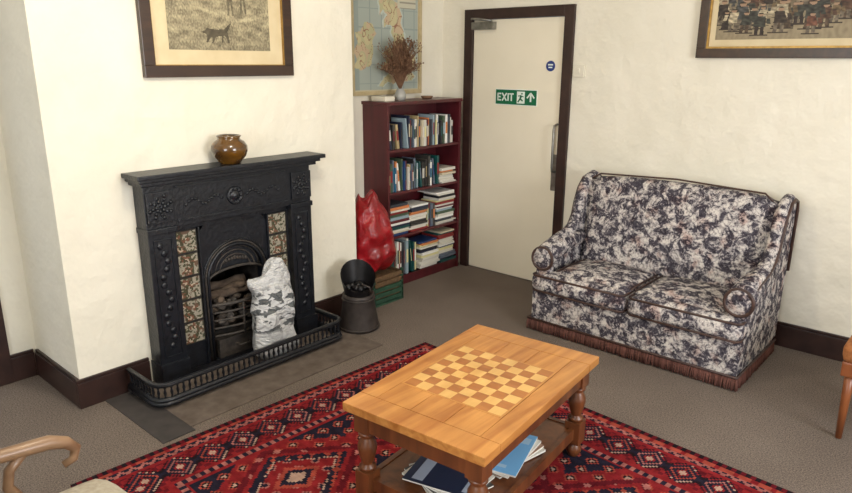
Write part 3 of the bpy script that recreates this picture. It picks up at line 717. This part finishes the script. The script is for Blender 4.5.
# ------------------------------------------------------------ rug
RW,RL=2.75,2.05
RM=Matrix.Translation((-2.53,2.86,0))@Matrix.Rotation(math.radians(-3.2),4,'Z')
RED=rgb(132,36,40);DRED=rgb(96,26,34);NAVY=rgb(38,34,48);CRM=rgb(178,146,130);ORG=rgb(158,70,58);PNK=rgb(164,102,96);BLK=rgb(36,26,32)
def rug(u,v):
    x=u*RW; y=v*RL; dx=min(x,RW-x); dy=min(y,RL-y); d=min(dx,dy); s=(y if dx<dy else x)
    def zig(per,ph=0): t=((s+ph)/per)%1; return abs(t-.5)*2
    if d<.025: return DRED if int(s/.02)%2 else BLK
    if d<.055: return ORG if int(s/.025)%3 else RED
    if d<.09: 
        k=zig(.05); return PNK if abs((d-.055)/.035-k)<.3 else NAVY
    if d<.11: return RED
    if d<.27:
        e=abs(d-.19)/.08; k=zig(.15); r=int((e+k)*9)/9
        if r<.2: return CRM
        if r<.4: return RED
        if r<.6: return NAVY
        if r<.75: return ORG if int(s/.15)%2 else PNK
        if r<.9: return NAVY
        if r<1.05: return RED if (int(s/.0125)+int(d/.0125))%3 else CRM
        if r<1.25: return BLK
        return RED if (int(s/.025)+int(d/.025))%2 else DRED
    if d<.295: return RED
    if d<.325:
        k=zig(.04); return PNK if k>.5 else NAVY
    if d<.345: return RED
    fx=x-.345; fy=y-.345; FW=RW-.69; FL=RL-.69
    cx=FW/4; a=abs(((fx/cx)%1)-.5)*2; c=abs((fy/(FL/2))%1-.5)*2
    st_=int((a+c)*20)/20
    mx_=abs(((fx/.085)%1)-.5)+abs(((fy/.085)%1)-.5)
    if st_<.11: return CRM
    if st_<.21: return NAVY
    if st_<.32: return ORG
    if st_<.56:
        return NAVY if mx_<.22 else (PNK if mx_<.3 else RED)
    if st_<.62: return CRM if (int(fx/.0125)+int(fy/.0125))%2 else NAVY
    if st_<.78: return NAVY if (int(fx/.02)+int(fy/.02))%4 else ORG
    if st_<.86: return RED
    if st_<1.02: return DRED if mx_>.25 else PNK
    if mx_<.14: return CRM
    if mx_<.28: return BLK
    if mx_<.36: return ORG
    return RED if st_<1.4 else NAVY
def rug2(u,v):
    c=Vector(rug(u,v)); k=.85+.35*noise.noise(Vector((u*90,v*70,0)))+.15*noise.noise(Vector((u*6,v*200,1))); c=c*max(.5,k); c[3]=1; return tuple(c)
b=B(RM)
b.box((0,-RL,.0),(RW,0,.0068),RUGM,0,DRED)
b.grid((0,-RL,.0072),(RW,0,0),(0,RL,0),275,205,RUGM,rug2)
b.done('persian_rug',recalc=False)
# ------------------------------------------------------------ armchair
b=B(); cx=-1.695
b.pillow((cx-.25,.12,.33),(cx+.25,.70,.465),CREAMF,.06,(0,.02,.02),14)
b.box((cx-.27,.12,.27),(cx+.27,.66,.33),CHAIRW,.01)
b.pillow((cx-.25,-.0,.44),(cx+.25,.13,1.0),CREAMF,.06,(0,.03,0),12,L=Matrix.Translation((0,.1,.4))@Matrix.Rotation(math.radians(10),4,'X')@Matrix.Translation((0,-.1,-.4)))
for sx in (-1,1):
    x=cx+sx*.29
    b.tube([(x,-.03,.63),(x,.15,.635),(x,.35,.615),(x,.48,.60),(x,.57,.59),(x,.615,.57),(x,.64,.54),(x,.63,.51),(x,.60,.50)],[.018,.019,.020,.021,.022,.019,.016,.014,.012],CHAIRW,12)
    b.tube([(x,.50,.59),(x,.46,.55),(x,.45,.50),(x,.49,.42),(x-.0,.56,.34),(x,.57,.28),(x,.58,.003)],[.016,.015,.015,.017,.020,.020,.015],CHAIRW,12)
    b.tube([(x,-.10,.90),(x,-.05,.6),(x,.08,.3),(x,.02,.003)],[.016,.02,.022,.015],CHAIRW,12)
    b.box((x-.015,.08,.27),(x+.015,.58,.32),CHAIRW,.005)
b.box((cx-.29,-.12,.84),(cx+.29,-.08,.93),CHAIRW,.01)
b.done('wooden_armchair')
b=B(); x0,x1,y0,y1=-.435,.08,3.30,3.82
b.pillow((x0,y0,.38),(x1,y1,.475),ORANGEF,.035,(0,0,.02),10); b.box((x0+.01,y0+.01,.32),(x1-.01,y1-.01,.39),CHAIRR,.008)
for x in (x0+.045,x1-.03):
    for y in (y0+.045,y1-.03):
        b.tube([(x,y,.35),(x,y,.2),(x,y,.0025)],[.022,.019,.014],CHAIRR,12)
for y in (y0+.02,y1-.02): b.tube([(x1-.02,y,.35),(x1,y,.6),(x1+.06,y,.95)],[.02,.018,.015],CHAIRR,10)
for z in (.6,.75,.9): b.box((x1+.0+(z-.6)*.17,y0+.03,z),(x1+.02+(z-.6)*.17,y1-.03,z+.05),CHAIRR,.004)
b.done('upholstered_chair')
# ------------------------------------------------------------ lights
def area(name,loc,rot,sx,sy,e,c):
    l=bpy.data.lights.new(name,'AREA'); l.shape='RECTANGLE'; l.size=sx; l.size_y=sy; l.energy=e; l.color=c
    o=bpy.data.objects.new(name,l); o.location=loc; o.rotation_euler=rot; S.collection.objects.link(o)
area('window_daylight_back',(-.8,YB+.03,1.58),(math.radians(90),0,0),1.5,1.35,62,(.90,.95,1))
area('window_daylight_right',(XR-.03,1.85,1.58),(math.radians(90),0,math.radians(90)),1.6,1.35,112,(.95,.97,1))
l=bpy.data.lights.new('ceiling_lamp_bulb','POINT'); l.energy=44; l.shadow_soft_size=.08; l.color=(1,.90,.72)
o=bpy.data.objects.new('ceiling_lamp_bulb',l); o.location=(-1.8,1.5,2.38); S.collection.objects.link(o)
w=bpy.data.worlds.new('World'); S.world=w; w.use_nodes=True
w.node_tree.nodes['Background'].inputs[0].default_value=(.8,.88,1,1); w.node_tree.nodes['Background'].inputs[1].default_value=.8
# ------------------------------------------------------------ camera
pi_,ro,ya=[math.radians(a) for a in (15.555,.356,41.49)]
Fh=Vector((-math.sin(ya),math.cos(ya),0));R=Vector((math.cos(ya),math.sin(ya),0));Z=Vector((0,0,1))
F=Fh*math.cos(pi_)-Z*math.sin(pi_);U=Fh*math.sin(pi_)+Z*math.cos(pi_)
R2=R*math.cos(ro)+U*math.sin(ro);U2=-R*math.sin(ro)+U*math.cos(ro)
cd=bpy.data.cameras.new('Camera'); cd.sensor_width=36; cd.lens=36*668.7/852; cd.clip_start=.05
co=bpy.data.objects.new('Camera',cd); S.collection.objects.link(co)
M=Matrix((R2,U2,-F)).transposed().to_4x4(); M.translation=Vector((0,0,1.682)); co.matrix_world=M
S.camera=co
S.view_settings.view_transform='Standard'; S.view_settings.look='None'; S.view_settings.exposure=0
